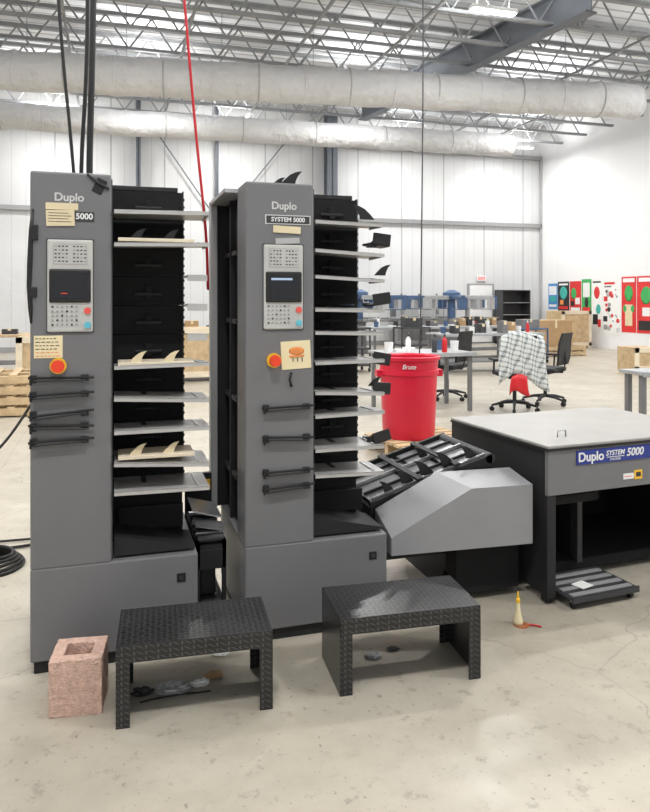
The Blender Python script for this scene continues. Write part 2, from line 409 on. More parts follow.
# ---------------------------------------------------------------- collator towers
Y0=2.906
PT=.1245
def tower(x0,lab,variant):
    T=thing('collator_tower',lab,'printing machine',(x0,Y0,0))
    W=.64
    b=MB(); b.box(.012,W-.012,.015,.66,0,.055,BLACKM,.004); b.obj('plinth',T)
    b=MB(); b.box(0,W,0,.68,.05,.41,GREY,.007); b.obj('base_cabinet',T)
    b=MB(); b.box(0,.300,0,.195,.405,1.95,GREY,.010,seg=3); b.box(.300,.304,.01,.19,.42,1.93,DARK); b.obj('control_column',T)
    b=MB()
    fx=-.060 if variant==2 else .004
    b.box(fx,fx+.035,.62,.68,.30,1.945,STRIP,.004); b.box(fx,.29,.19,.68,1.925,1.945,GREY,.003)
    b.box(.03,.29,.29,.62,.41,1.925,DEEP); b.box(fx+.01,.62,.64,.68,.41,1.925,BLACKM)
    for z in (.62,.98,1.34,1.66): b.box(.012,.03,.30,.62,z,z+.02,DARK); 
    b.box(.008,.03,.42,.45,.41,1.925,BLACKM)
    b.obj('rear_frame',T)
    b=MB(); b.box(W-.085,W-.05,-.004,.002,.30,.335,BLACK,.002); b.box(W-.075,W-.06,-.006,0,.31,.325,DARK); b.obj('power_socket',T)
    binr=.60 if variant==1 else .58
    trr=.685 if variant==1 else .632
    offs=(0,.0,0,0,0,0,.006,-.008,0,.008) if variant==1 else (0,-.008,.006,-.010,.008,0,-.006,.010,-.004,.008)
    for i in range(10):
        z=1.80-i*PT
        b=MB()
        b.box(.304,binr,.240,.64,z+.001,z+PT-.001,DEEP)
        b.box(.304,binr,.234,.241,z+.003,z+.009,BLACKM,.001)
        b.box(.44,.470,.226,.241,z+.03,z+.085,DEEP,.002)
        b.cyl((.40,.232,z+.05),(.51,.232,z+.05),.008,BLACKM,10)
        b.obj('feed_bin',T)
        z+=offs[i]
        b=MB(); R=(random.uniform(-3,1.5),random.uniform(-1.5,3.8),0)
        if variant==1 and i in (2,3,4):
            b.box(binr+.002,trr,.05,.30,z-.002,z+.003,TRAY,.001,rot=R); b.box(binr+.003,trr,.05,.055,z-.022,z+.004,TRAY,rot=R)
        else:
            fy=-.022 if variant==1 else .008
            b.tf=Matrix.Translation((.3,0.2,z))@Euler((rad(R[0]),rad(R[1]),0)).to_matrix().to_4x4()@Matrix.Translation((-.3,-.2,-z))
            b.box(.31,trr,fy,.228,z-.002,z+.002,TRAY,.0007)
            b.box(.31,trr,fy,fy+.003,z-.014,z+.002,TRAY,.0007); b.box(trr-.003,trr,fy,.20,z-.012,z+.002,TRAY)
            b.box(trr-.05,trr-.04,fy+.02,.2,z+.002,z+.006,STEEL)
            b.box(.42,.44,fy+.12,.22,z+.002,z+.005,DARK)
        b.obj('paper_tray',T)
    b=MB(); b.box(binr,binr+.006,.24,.26,.60,1.93,BLACKM)
    for k in range(40): b.box(binr+.005,binr+.010,.242,.252,.62+k*.0325,.631+k*.0325,BLACKM)
    b.obj('side_rack_strip',T)
    b=MB(); b.box(.304,binr,.24,.66,.41,.675,DEEP,.003); b.prism([(.31,.50),(.63,.43),(.63,.42),(.31,.42)],'y',.03,.24,BLACKM)
    b.box(.33,.60,.21,.242,.46,.56,BLACKM,.003)
    b.obj('lower_transport',T)
    b=MB(); b.box(.304,binr-.02,.24,.66,1.925,1.945,BLACK,.003); b.obj('bin_cover',T)
    # control panel
    px0,px1=(.062,.230) if variant==1 else (.078,.250)
    pz0,pz1=1.325,1.685
    b=MB(); b.box(px0,px1,-.010,.004,pz0,pz1,PANEL,.006)
    b.box(px0-.003,px1+.003,-.004,.003,pz0-.003,pz1+.003,DARK)
    b.obj('control_panel',T)
    b=MB(); b.box(px0+.008,px1-.008,-.018,-.008,1.440,1.570,BLACK,.006); b.box(px0+.024,px1-.024,-.0195,-.0175,1.456,1.552,SCREEN)
    if variant==1: b.box(px0+.05,px0+.075,-.0202,-.0192,1.474,1.477,SRED)
    else: b.box(px0+.03,px1-.05,-.0202,-.0192,1.534,1.543,SGLOW)
    b.obj('display_screen',T)
    b=MB(); b.box(px0+.022,px1-.022,-.0112,-.009,1.588,1.668,GREY_L)
    b.box(px0+.024,px1-.024,-.0116,-.010,1.590,1.666,PANEL)
    for r in range(5):
        for c in range(9):
            x=px0+.027+c*.0135; z=1.663-r*.0145
            if c==4: continue
            b.box(x,x+.008,-.0125,-.0105,z-.007,z-.002,DARK if (r*3+c)%4 else GREY_L)
    b.obj('indicator_array',T)
    for r in range(5):
        for c in range(6):
            x=px0+.020+c*.0175; z=1.424-r*.0175
            b=MB(); b.cyl((x,-.013,z),(x,-.009,z),.0042,DARK if (r+c)%4==0 else GREY_L,8); b.obj('key_button',T)
    for (dz,m) in ((1.408,PINK),(1.352,CYAN)):
        b=MB(); b.cyl((px1-.020,-.016,dz),(px1-.020,-.009,dz),.013,m,18); b.obj('round_button',T)
    ex=.102 if variant==1 else .122
    S=MB(); S.cyl((ex,-.012,1.194),(ex,0,1.194),.031,YEL,28); S.cyl((ex,-.030,1.194),(ex,-.012,1.194),.015,ORED,20); S.cyl((ex,-.045,1.194),(ex,-.030,1.194),.023,ORED,24,r2=.025)
    S.obj('emergency_stop',T)
    zs=(1.148,1.085,1.010,.962,.905) if variant==1 else (.995,.865,.722,.655)
    tl=(-.003,.006,.014,-.008,.006) if variant==1 else (.004,-.008,.004,.010)
    xa,xb=(-.006,.235) if variant==1 else (.07,.30)
    for k,z in enumerate(zs):
        t=tl[k]
        b=MB(); b.box(xa,xb,-.018,-.010,z-.004,z+.005,BLACK,.002,rot=(0,-t*320,0)); b.box(xa+.02,xb-.03,-.028,-.016,z-.013,z-.006,DARK,.002,rot=(0,-t*420,0))
        b.box(xa+.005,xa+.03,-.014,.002,z-.018,z+.012,BLACK,.002); b.box(xb-.05,xb-.02,-.014,.002,z-.014,z+.010,BLACK,.002)
        b.cyl((xa+.01,-.018,z+.01),(xa+.01,-.018,z-.025),.005,BLACK,8)
        b.obj('bar_bracket',T)
    return T

T1=tower(-.298,'tall grey collator tower, ten feed bins, tape and handwritten note',1)
text('Duplo',.044,T1,(.142,-.0012,1.850),GREYINK,bold=.0010,label='pale maker lettering')
b=MB(); b.box(.056,.175,-.003,0,1.802,1.828,TAPE); b.box(.058,.162,-.005,-.002,1.738,1.80,TAPE,rot=(0,-2,0))
for k in range(4): b.box(.066,.14+.01*(k%2),-.0058,-.0048,1.787-k*.011,1.789-k*.011,INK)
b.obj('tape_strip',T1,label='beige masking tape strips with pen marks')
b=MB(); b.box(.155,.235,-.003,0,1.758,1.796,DARK,.001); b.obj('model_plate',T1)
text('5000',.032,T1,(.198,-.0036,1.777),WHITE,bold=.0008)
b=MB(); b.box(.014,.118,-.002,0,1.225,1.312,NOTE)
random.seed(4)
for k in range(6):
    x=.020
    while x<.098:
        w=random.uniform(.006,.016); b.box(x,min(x+w,.108),-.003,-.0018,1.299-k*.0135,1.302-k*.0135,INK if k<4 else ORANGE); x+=w+.005
b.obj('paper_note',T1,label='yellow handwritten instruction note')
b=MB(); b.tube([(.010,-.004,1.80),(.004,-.004,1.72),(.000,-.004,1.6),(-.004,.0,1.5),(.002,-.004,1.42),(.004,-.002,1.36)],[.004,.008,.010,.008,.009,.004],BLACK,8)
b.box(.0,.03,-.01,.0,1.68,1.74,BLACK,.003); b.box(-.002,.026,-.01,.0,1.46,1.50,BLACK,.003); b.obj('cable_bundle',T1)
b=MB(); b.box(.235,.275,-.004,.01,1.87,1.93,BLACK,.003,rot=(0,25,0)); b.tube([(.21,-.002,1.945),(.25,-.008,1.91),(.29,-.004,1.89)],.006,BLACK,8); b.obj('black_tape',T1)

T2=tower(.538,'tall grey collator tower with orange doodle note, black side guides',2)
text('Duplo',.044,T2,(.168,-.0012,1.850),GREYINK,bold=.0010,label='pale maker lettering')
b=MB(); b.box(.085,.285,-.003,0,1.772,1.812,GREYINK,.001); b.box(.090,.28,-.0034,-.002,1.776,1.808,DARK); b.obj('model_plate',T2)
text('SYSTEM 5000',.026,T2,(.185,-.0038,1.792),WHITE,bold=.0006)
b=MB(); b.box(.12,.24,-.005,-.002,1.735,1.765,TAPE,rot=(0,2,0)); b.box(.13,.235,-.0045,-.0015,1.69,1.715,STRIP,rot=(0,-3,0)); b.obj('tape_strip',T2,label='beige masking tape strips')
b=MB(); b.box(.155,.285,-.003,0,1.155,1.275,NOTE,rot=(0,-3,0))
b.ball((.222,-.0035,1.232),.036,ORANGE,(1,.05,.5)); b.box(.190,.255,-.006,-.003,1.206,1.214,ORANGE,rot=(0,-3,0))
for x in (.205,.225,.245): b.box(x,x+.003,-.006,-.003,1.186,1.203,INK)
b.obj('paper_note',T2,label='yellow note with an orange doodle')
b=MB(); fin(b,.16,.05,1.948,BLACK,1.3); fin(b,.13,.08,1.948,BLACK,.8); b.box(.12,.28,.03,.09,1.945,1.953,BLACK,.002); b.obj('paper_stop',T2)
b=MB(); b.tube([(.20,-.003,1.14),(.19,-.012,1.11),(.20,-.006,1.08)],.005,BLACK,8); b.obj('lanyard',T2)
for (i,x,z,s,f) in ((0,.60,.012,1.3,True),(1,.56,.01,.9,False),(2,.60,.01,1.0,False),(6,.57,.01,.8,False),(8,.56,.006,.8,False)):
    b=MB(); fin(b,x,.05,1.80-i*PT+z,BLACK,s,f); b.obj('paper_stop',T2)
for (i,dz,rt) in ((1,.02,6),(3,.0,-8),(5,-.02,10),(6,-.03,4),(8,.0,-15)):
    z=1.80-i*PT+dz
    b=MB(); b.box(.58,.675,.05,.16,z,z+.010,BLACK,.002,rot=(0,rt,0)); b.box(.59,.675,.04,.05,z+.003,z+.055,BLACK,.003,rot=(0,rt,0)); b.cyl((.58,.15,z+.01),(.61,.15,z+.01),.006,STEEL,8)
    b.obj('side_guide',T2)

def board(z,m,fm,lab):
    B=thing('wooden_board',lab,'board',(-.298+.325,Y0-.012,z),group='boards on the trays')
    b=MB(); b.box(0,.30,0,.16,0,.014,m,.002); b.obj('board_panel',B)
    for x in (.045,.175):
        b=MB(); fin(b,x,.03,.014,fm,.85); b.obj('paper_stop',B)
board(1.80-PT+.009,WOOD2,BLACK,'pale wooden board carrying two black hooked stops')
board(1.80-5*PT+.009,WOOD2,TAPE,'pale wooden board carrying two tan hooked stops')
board(1.80-8*PT+.009,WOOD2,TAPE,'pale wooden board carrying two tan hooked stops')

# transport between the towers
P=thing('paper_transport','black steel paper transport unit with rollers linking the towers','conveyor',(.346,3.0,0))
b=MB()
for x in (.0,.112):
    for y in (.0,.46): b.box(x,x+.016,y,y+.03,0,.42,BLACKM)
b.box(0,.128,.0,.03,.30,.385,BLACKM,.003); b.box(0,.128,.46,.49,.30,.60,BLACKM)
b.box(0,.016,.0,.49,.34,.42,BLACKM); b.box(.112,.128,.0,.49,.34,.42,BLACKM); b.box(.0,.128,.0,.49,.12,.14,DARK); b.box(.01,.12,.01,.48,.375,.40,BLACKM); b.obj('support_frame',P)
for k,y in enumerate((.03,.10,.17,.24,.31,.38)):
    b=MB(); b.cyl((.008,y,.425),(.120,y,.425),.018,STEEL if k%2 else DARK,12); b.obj('roller',P)
b=MB(); b.prism([(.0,.48),(.128,.450),(.128,.457),(.0,.487)],'y',.02,.14,PLATE); b.prism([(.0,.51),(.128,.475),(.128,.482),(.0,.517)],'y',.13,.36,STEEL); b.obj('guide_plate',P,label='shiny silver guide plates')
b=MB(); b.box(.03,.10,.12,.20,.14,.30,DARK,.01); b.obj('motor_housing',P)
b=MB(); b.box(.07,.12,.452,.46,.52,.57,YEL); b.obj('warning_label',P)

# ---------------------------------------------------------------- inclined conveyor with wedge cover
C=thing('inclined_conveyor','black inclined delivery conveyor with sloping grey metal cover','conveyor',(0,0,0))
b=MB()
F=[(1.200,.305),(1.925,.288),(1.925,.570),(1.600,.575),(1.200,.385)]
Bk=[(1.200,.305),(1.925,.288),(1.925,.605),(1.520,.610),(1.200,.458)]
ya,yb=Y0,3.11
A=[b.bm.verts.new((x,ya,z)) for x,z in F]; Bv=[b.bm.verts.new((x,yb,z)) for x,z in Bk]
fs=[b.bm.faces.new(A[::-1]),b.bm.faces.new(Bv)]
for i in range(5):
    j=(i+1)%5
    fs.append(b.bm.faces.new((A[i],A[j],Bv[j],Bv[i])))
b.mi(COVER)
b.obj('sloping_cover',C,label='folded grey sheet-metal cover')
def sl(x): return .462+(x-1.185)*.29
X0,X1=1.185,1.84
b=MB()
b.prism([(X0,sl(X0)-.06),(X1,sl(X1)-.06),(X1,sl(X1)+.020),(X0,sl(X0)+.020)],'y',3.13,3.15,BLACK); b.prism([(X0,sl(X0)-.06),(X1,sl(X1)-.06),(X1,sl(X1)+.030),(X0,sl(X0)+.030)],'y',3.66,3.68,BLACK)
b.prism([(X0,sl(X0)-.02),(X1,sl(X1)-.02),(X1,sl(X1)-.008),(X0,sl(X0)-.008)],'y',3.14,3.67,BLACKM)
b.obj('conveyor_bed',C)
for (xa,xb,ya_,yb_) in ((1.20,1.42,3.16,3.40),(1.44,1.62,3.16,3.40),(1.64,1.82,3.16,3.40),(1.22,1.50,3.43,3.64),(1.53,1.80,3.43,3.64)):
    b=MB(); b.prism([(xa,sl(xa)+.006),(xb,sl(xb)+.006),(xb,sl(xb)+.011),(xa,sl(xa)+.011)],'y',ya_,yb_,PLATE); b.obj('slide_plate',C,label='smooth grey metal slide plate')
b=MB(); b.cyl((X1-.01,3.13,sl(X1)+.0),(X1-.01,3.68,sl(X1)+.0),.026,DARK,16); b.obj('end_roller',C)
for k,(y,m,h) in enumerate(((3.155,STEEL,.03),(3.27,BLACK,.024),(3.41,STEEL,.03),(3.53,BLACK,.024))):
    b=MB(); b.prism([(X0+.02,sl(X0+.02)+.010),(X1-.03,sl(X1-.03)+.010),(X1-.03,sl(X1-.03)+h),(X0+.02,sl(X0+.02)+h)],'y',y,y+.012,m); b.obj('guide_rail',C)
for x in (1.43,1.63):
    z=sl(x+.02)+.030
    b=MB(); b.box(x,x+.030,3.13,3.68,z,z+.012,BLACK,.003,rot=(0,-16.2,0)); b.obj('cross_bar',C)
for (x,y,s) in ((1.27,3.17,1.1),(1.38,3.18,1.4),(1.49,3.18,1.5),(1.61,3.19,1.5),(1.73,3.18,1.3),(1.58,3.44,1.1)):
    b=MB(); fin(b,x+.06,y,sl(x+.03)+.020,BLACK,s,True); b.obj('paper_stop',C)
b=MB()
b.box(1.58,1.62,3.13,3.67,0,.53,BLACKM); b.box(1.86,1.90,3.13,3.40,0,.45,BLACKM); b.box(1.60,1.90,3.36,3.40,.03,.45,BLACKM); b.box(1.60,1.90,3.12,3.15,.10,.36,BLACKM); b.box(1.58,1.90,3.12,3.16,.03,.11,BLACKM)
b.box(1.24,1.60,3.40,3.44,.25,.34,BLACKM); b.box(1.22,1.26,3.13,3.44,0,.44,BLACKM); b.box(1.24,1.60,3.13,3.16,.20,.31,BLACKM)
b.box(1.58,1.92,3.02,3.13,.04,.29,DEEP)
b.obj('support_stand',C)

# ---------------------------------------------------------------- stacker unit
S=thing('stacker_unit','low grey and black stacker cabinet with pale top and blue nameplate','printing machine',(1.975,2.86,0),rotz=4)
SW=1.15; SD=.86
b=MB(); b.box(-.006,SW,-.012,SD,.744,.760,TOPG,.005); b.obj('top_panel',S,label='pale grey laminate top')
b=MB(); b.box(-.008,SW,-.014,SD,.734,.745,BLACKM); b.obj('top_trim',S)
b=MB(); b.box(0,SW,-.004,.02,.52,.735,GREY,.004); b.obj('front_panel',S)
b=MB(); b.box(0,.02,0.02,SD,.05,.735,BLACKM,.002); b.box(.0,.05,0,.04,.03,.52,BLACKM,.003); b.box(0,.05,SD-.05,SD,.03,.52,BLACKM,.003)
b.box(SW-.05,SW,0,.04,.03,.52,BLACKM,.003); b.box(0.02,SW,SD-.03,SD,.03,.73,DEEP); b.box(.35,.38,.20,.23,.09,.73,DARK); b.box(.35,.37,.25,SD,.10,.73,DEEP); b.box(SW-.02,SW,.02,SD,.05,.735,BLACKM)
b.box(0.02,.34,.04,.3,.46,.50,DEEP)
b.obj('side_frame',S)
b=MB(); b.box(.01,SW-.02,.24,SD-.03,.030,.09,DEEP,.003); b.box(.01,.05,.02,.26,.06,.09,BLACKM); b.box(SW-.05,SW,.02,.26,.06,.09,BLACKM)  # base slab made near-black to stand in for shade on the floor below
for x in (.03,1.08):
    for y in (.04,SD-.06): b.cyl((x,y-.015,.025),(x,y+.015,.025),.025,RUB,16); b.box(x-.02,x+.02,y-.02,y+.02,.045,.088,BLACKM)
b.obj('base_frame',S)
b=MB(); b.box(.07,.47,-.09,.20,.046,.058,DARK,.003); b.box(.07,.47,-.095,-.085,.035,.064,BLACK,.002); b.obj('stacking_dolly',S,label='low flat dark wheeled dolly')
for k in range(4):
    b=MB(); b.box(.09,.45,-.070+k*.068,-.040+k*.068,.057,.063,GREY_L,.001); b.obj('slat',S)
for x in (.10,.44):
    b=MB(); b.cyl((x-.009,-.06,.018),(x+.009,-.06,.018),.018,RUB,16); b.box(x-.011,x+.011,-.072,-.048,.030,.048,STEEL); b.obj('caster',S)
b=MB(); b.box(.18,.26,-.02,.05,.0635,.066,PAPER,rot=(0,0,12)); b.obj('paper_sheet',S)
b=MB(); b.box(.165,.71,-.010,-.003,.655,.724,BLUE,.002); b.obj('nameplate',S,label='blue enamel nameplate')
text('Duplo',.062,S,(.250,-.0115,.690),WHITE,bold=.0014)
text('SYSTEM',.034,S,(.398,-.0115,.699),WHITE,bold=.0006,shear=.25)
text('STACKER',.016,S,(.398,-.0115,.668),WHITE,shear=.15)
text('5000',.054,S,(.523,-.0115,.694),WHITE,bold=.0010,shear=.2)
b=MB(); b.box(.345,.455,-.0118,-.010,.679,.682,WHITE); b.obj('nameplate_rule',S)
b=MB(); b.box(.455,.520,-.007,-.003,.560,.588,WHITE); b.box(.525,.575,-.007,-.003,.555,.60,YEL); b.box(.462,.51,-.008,-.006,.572,.575,ORED); b.box(.535,.565,-.008,-.006,.568,.590,INK); b.box(.518,.528,-.006,-.003,.57,.58,WHITE); b.obj('warning_label',S)
b=MB(); b.tube([(.19,.16,.760),(.19,.16,.790),(.24,.16,.790),(.24,.16,.760)],.004,STEEL,8); b.obj('wire_handle',S)

# ---------------------------------------------------------------- step stools
st=thing('step_stool','black diamond-plate steel step stool on the floor before the towers','step stool',(.015,2.465,0),rotz=-4,group='diamond-plate step stools')
w,dp,hh=.535,.295,.279
b=MB(); b.box(0,w,0,dp,hh-.006,hh,DIAM,.002); b.box(0,w,0,.006,hh-.060,hh-.003,DIAM,.001); b.box(0,w,dp-.006,dp,hh-.060,hh-.003,DIAM,.001); b.obj('step_plate',st)
for x in (0,w-.006):
    b=MB(); b.box(x,x+.006,.0,dp,0,hh-.006,DIAM,.001)
    xx=x if x==0 else x-.040
    b.box(xx,xx+.046,-.001,.005,0,hh-.055,DIAM,.001); b.box(xx,xx+.046,dp-.006,dp,0,hh-.055,DIAM,.001)
    b.obj('side_panel',st)
s2=dup(st,(.800,2.43,0),-4,'black diamond-plate steel step stool standing before the second tower'); s2.scale=(1.04,1.01,1.01)

# cinder block
b=MB(); w,dp,hh=.178,.170,.197; tt=.042
def rough_wall(x0,x1,y0,y1): b.box(x0,x1,y0,y1,0,hh,BRICK,.004)
rough_wall(0,w,0,tt); rough_wall(0,w,dp-tt,dp); rough_wall(0,tt,tt-.002,dp-tt+.002); rough_wall(w-tt,w,tt-.002,dp-tt+.002)
b.box(tt-.002,w-tt+.002,tt-.002,dp-tt+.002,0,.05,BRICK)
bmesh.ops.subdivide_edges(b.bm,edges=[e for e in b.bm.edges if e.calc_length()>.03],cuts=5,use_grid_fill=True)
for v in b.bm.verts:
    v.co+=Vector((random.uniform(-1,1),random.uniform(-1,1),random.uniform(-.5,.5)))*.0018
    if v.co.z<.001: v.co.z=0
b.obj('concrete_block',label='pinkish split-face hollow concrete block on the floor',cat='concrete block',loc=(-.207,2.595,0),rotz=-7)

# ---------------------------------------------------------------- bin on pallet
b=MB()
for y in (-.38,-.03,.32): b.box(-.42,.42,y,y+.06,0,.13,WOOD,.003)
for k in range(6): b.box(-.44,.44,-.40+k*.138,-.30+k*.138,.13,.155,WOOD,.002)
b.obj('wooden_pallet',label='small wooden pallet under the red bin',cat='pallet',loc=(2.84,6.06,0),rotz=8)
R=thing('trash_bin','large round bright red plastic utility bin with white lettering','trash bin',(2.71,6.14,.156))
R.scale=(.90,.90,.985)
b=MB(); sc_=[(.268,0),(.273,.01),(.298,.56),(.300,.60),(.315,.605),(.315,.645),(.305,.65),(.308,.74),(.330,.745),(.334,.775),(.318,.78),(.30,.765),(.26,.10),(.02,.09)]
b.lathe(sc_,(0,0,0),REDB,48); b.obj('bin_body',R)
for a in (-10,170):
    b=MB(); b.tf=Matrix.Rotation(rad(a),4,'Z')
    b.box(.295,.352,-.07,.07,.62,.645,REDB,.006); b.box(.337,.352,-.07,.07,.58,.64,REDB,.006); b.box(.295,.35,-.07,-.058,.58,.64,REDB,.003); b.box(.295,.35,.058,.07,.58,.64,REDB,.003)
    b.obj('bin_handle',R)
v=Vector((-2.65,-6.14,0)).normalized(); ang=math.degrees(math.atan2(v.y,v.x))
text('Brute',.062,R,(v.x*.308,v.y*.308,.69),WHITE,rot=(90,0,ang+90),bold=.0,ext=.006,shear=.3)

# ---------------------------------------------------------------- tables
def table(x,y,w,d,h,lab,edge=BLUE2,top=TABT,rotz=0,shelf=True):
    T=thing('work_table',lab,'table',(x,y,0),rotz=rotz,group='work tables')
    b=MB(); b.box(0,w,0,d,h-.035,h,top,.004); b.box(-.004,w+.004,-.006,0,h-.05,h-.002,edge,.001); b.obj('table_top',T)
    for (lx,ly) in ((.03,.04),(w-.08,.04),(.03,d-.09),(w-.08,d-.09)):
        b=MB(); b.box(lx,lx+.05,ly,ly+.05,0,h-.035,GREY,.003); b.obj('leg',T)
    if shelf:
        b=MB(); b.box(.05,w-.05,.08,d-.08,.20,.225,GREY); b.obj('lower_shelf',T)
    return T
table(5.9,15.4,3.9,.95,.80,'long pale worktable with steel legs and heavy clutter')
table(3.35,8.15,1.2,.8,.77,'pale work table with blue edging beside the chairs',shelf=False)
table(6.2,12.4,2.3,.8,.78,'pale work table with small supplies on top')
table(4.72,5.35,1.6,.32,.78,'narrow pale table with blue edge near the stacker')
table(-3.4,14.6,2.6,1.0,.78,'long wood-topped work bench by the crates',edge=WOOD,top=WOOD)
table(-.6,14.6,2.9,1.0,.78,'wood-topped work bench beside the crates',edge=WOOD,top=WOOD)
table(4.0,16.3,1.8,.8,.80,'pale work table with machine parts on top')

def carton(x,y,z,w,d,h,m=CARD,lab='brown cardboard carton',rotz=0,group=None):
    C=thing('cardboard_box',lab,'box',(x,y,z),rotz=rotz,group=group)
    b=MB(); b.box(-w/2,w/2,-d/2,d/2,0,h,m,.006); b.obj('box_body',C)
    b=MB(); b.box(-w/2-.001,w/2+.001,-.03,.03,h-.001,h+.002,TAPE); b.box(-.03,.03,-d/2-.002,-d/2+.001,h*.7,h+.001,TAPE); b.obj('packing_tape',C)
def bottle(x,y,z,r,h,m,capm,lab):
    B=thing('bottle',lab,'bottle',(x,y,z))
    b=MB(); b.lathe([(r,0),(r,h*.62),(r*.8,h*.72),(r*.35,h*.8),(r*.35,h*.86)],(0,0,0),m,18); b.obj('bottle_body',B)
    b=MB(); b.lathe([(r*.45,h*.84),(r*.45,h*.95),(r*.2,h)],(0,0,0),capm,14); b.obj('bottle_cap',B)
def clutter(x0,x1,y0,y1,z,n,seed,cart=.2):
    random.seed(seed); step=(x1-x0)/n
    for k in range(n):
        x=x0+step*(k+.5); y=random.uniform(y0,y1); t=random.random()
        if t<cart: carton(x,y,z,step*.7,.22,random.uniform(.10,.26),random.choice((CARD,GREY,DARK,DARK)),'small carton on a work table')
        elif t<.5: bottle(x,y,z,.035,.24,random.choice((WHITE,DARK,BLUE2,RED)),random.choice((RED,WHITE,DARK)),'small plastic bottle on a work table')
        elif t<.82:
            b=MB(); b.lathe([(.05,0),(.06,.13),(.052,.13),(.045,.01)],(0,0,0),random.choice((WHITE,DARK,BLUE2,WHITE)),18); b.obj('cup',label='small open tub on a work table',cat='tub',loc=(x,y,z))
        else:
            b=MB(); 
            for q in range(5): b.box(-.06,.06,-.09,.09,q*.007,q*.007+.0075,PAPER,rot=(0,0,random.uniform(-5,5)))
            b.obj('paper_stack',label='loose stack of white papers',cat='papers',loc=(x,y,z))
clutter(6.0,9.7,15.6,16.1,.80,20,3,.35)
clutter(3.4,4.5,8.25,8.8,.77,8,11,0); clutter(6.3,8.4,12.55,13.0,.78,12,12,.2)
clutter(-2.9,-.9,14.8,15.2,.78,5,21,.4); clutter(-.5,2.2,14.8,15.2,.78,7,22,.4); clutter(4.1,5.7,16.5,16.8,.80,8,31,.3)
random.seed(9)
def cart(x,y,w,h,lab,m=DARK):
    T=thing('tool_cart',lab,'cart',(x,y,0),group='dark wheeled carts')
    for sx in (0,w-.03):
        for sy in (0,.47):
            b=MB(); b.box(sx,sx+.03,sy,sy+.03,.08,h,m); b.obj('post',T)
    for z in (.12,h*.5,h-.04):
        b=MB(); b.box(0,w,0,.5,z,z+.04,m,.005); b.obj('shelf',T)
    for sx in (.02,w-.02):
        for sy in (.03,.47):
            b=MB(); b.cyl((sx-.015,sy,.04),(sx+.015,sy,.04),.04,RUB,14); b.box(sx-.012,sx+.012,sy-.012,sy+.012,.04,.12,STEEL); b.obj('caster',T)
cart(6.1,14.2,.7,.85,'dark wheeled shop cart between the tables'); cart(8.9,14.0,.8,.8,'dark blue wheeled shop cart near the cartons',BLUE2); cart(4.4,13.2,.6,.9,'tall dark wheeled shop cart')
carton(6.45,14.45,.85,.4,.3,.2,DARK,'small dark bin carton on a shop cart'); carton(9.3,14.25,.80,.45,.3,.2,GREY,'grey bin carton on a shop cart')

# ---------------------------------------------------------------- office chairs
def chair(x,y,rotz,lab):
    C=thing('office_chair',lab,'chair',(x,y,0),rotz=rotz,group='office chairs by the work table')
    b=MB()
    for k in range(5):
        a=2*math.pi*k/5; c,s=math.cos(a),math.sin(a)
        b.tube([(0,0,.12),(c*.15,s*.15,.11),(c*.30,s*.30,.075)],[.025,.02,.014],BLACK,8)
        b.cyl((c*.30-s*.02,s*.30+c*.02,.03),(c*.30+s*.02,s*.30-c*.02,.03),.03,RUB,14); b.cyl((c*.30,s*.30,.03),(c*.30,s*.30,.08),.008,BLACK,6)
    b.obj('star_base',C)
    b=MB(); b.cyl((0,0,.10),(0,0,.28),.025,BLACK,14); b.cyl((0,0,.28),(0,0,.44),.014,STEEL,12); b.box(-.09,.09,-.09,.09,.42,.455,BLACK,.01); b.obj('gas_post',C)
    b=MB(); b.box(-.24,.24,-.24,.22,.455,.52,BLACKM,.025,seg=3); b.obj('seat',C)
    b=MB()
    prof=[(.225,.56),(.245,.65),(.25,.75),(.262,.88),(.295,1.0)]
    for k in range(4):
        y0,z0=prof[k]; y1,z1=prof[k+1]; w0=.20+.03*math.sin(k*.9); w1=.20+.03*math.sin((k+1)*.9)
        b.hexa([(-w0,y0,z0),(w0,y0,z0),(w0,y0+.03,z0),(-w0,y0+.03,z0),(-w1,y1,z1),(w1,y1,z1),(w1,y1+.03,z1),(-w1,y1+.03,z1)],BLACKM)
    b.tube([(0,.10,.45),(0,.24,.46),(0,.29,.60),(0,.285,.75)],.018,BLACK,8)
    b.obj('backrest',C)
    for sx in (-1,1):
        b=MB(); b.tube([(sx*.20,.02,.46),(sx*.28,.02,.50),(sx*.28,.03,.66)],.014,BLACK,8); b.box(sx*.28-.035,sx*.28+.035,-.13,.14,.66,.69,BLACK,.01); b.obj('armrest',C)
    return C
CX,CY,CR=5.06,8.05,165
chair(CX,CY,CR,'black office chair with plaid cloth and red jacket on it')
chair(5.80,8.45,215,'black mesh-backed office chair with armrests')
chair(4.72,9.3,215,'black office chair facing the work table')
def sheet(path,w0,w1,wave,NI,mat,name,label,cat,hemf,back=.014,xoff=0):
    b=MB(); rows=[]; NJ=len(path)
    for j,(yy,zz) in enumerate(path):
        row=[]
        for i in range(NI):
            u=i/(NI-1)-.5; out=j/(NJ-1)
            row.append(b.bm.verts.new((xoff+u*(w0+(w1-w0)*out)+.01*math.sin(j*.8),yy+wave*(.3+out)*math.sin(i*.95+.4*math.sin(i*.5)),zz-.04*(abs(u)*2)**2.5+hemf(u,out))))
        rows.append(row)
    fs=[]
    for j in range(NJ-1):
        for i in range(NI-1): fs.append(b.bm.faces.new((rows[j][i],rows[j][i+1],rows[j+1][i+1],rows[j+1][i])))
    b._fin([],fs,mat,True)
    o=b.obj(name,label=label,cat=cat,loc=(CX,CY,0),rotz=CR); md=o.modifiers.new('thickness','SOLIDIFY'); md.thickness=.006
    return o
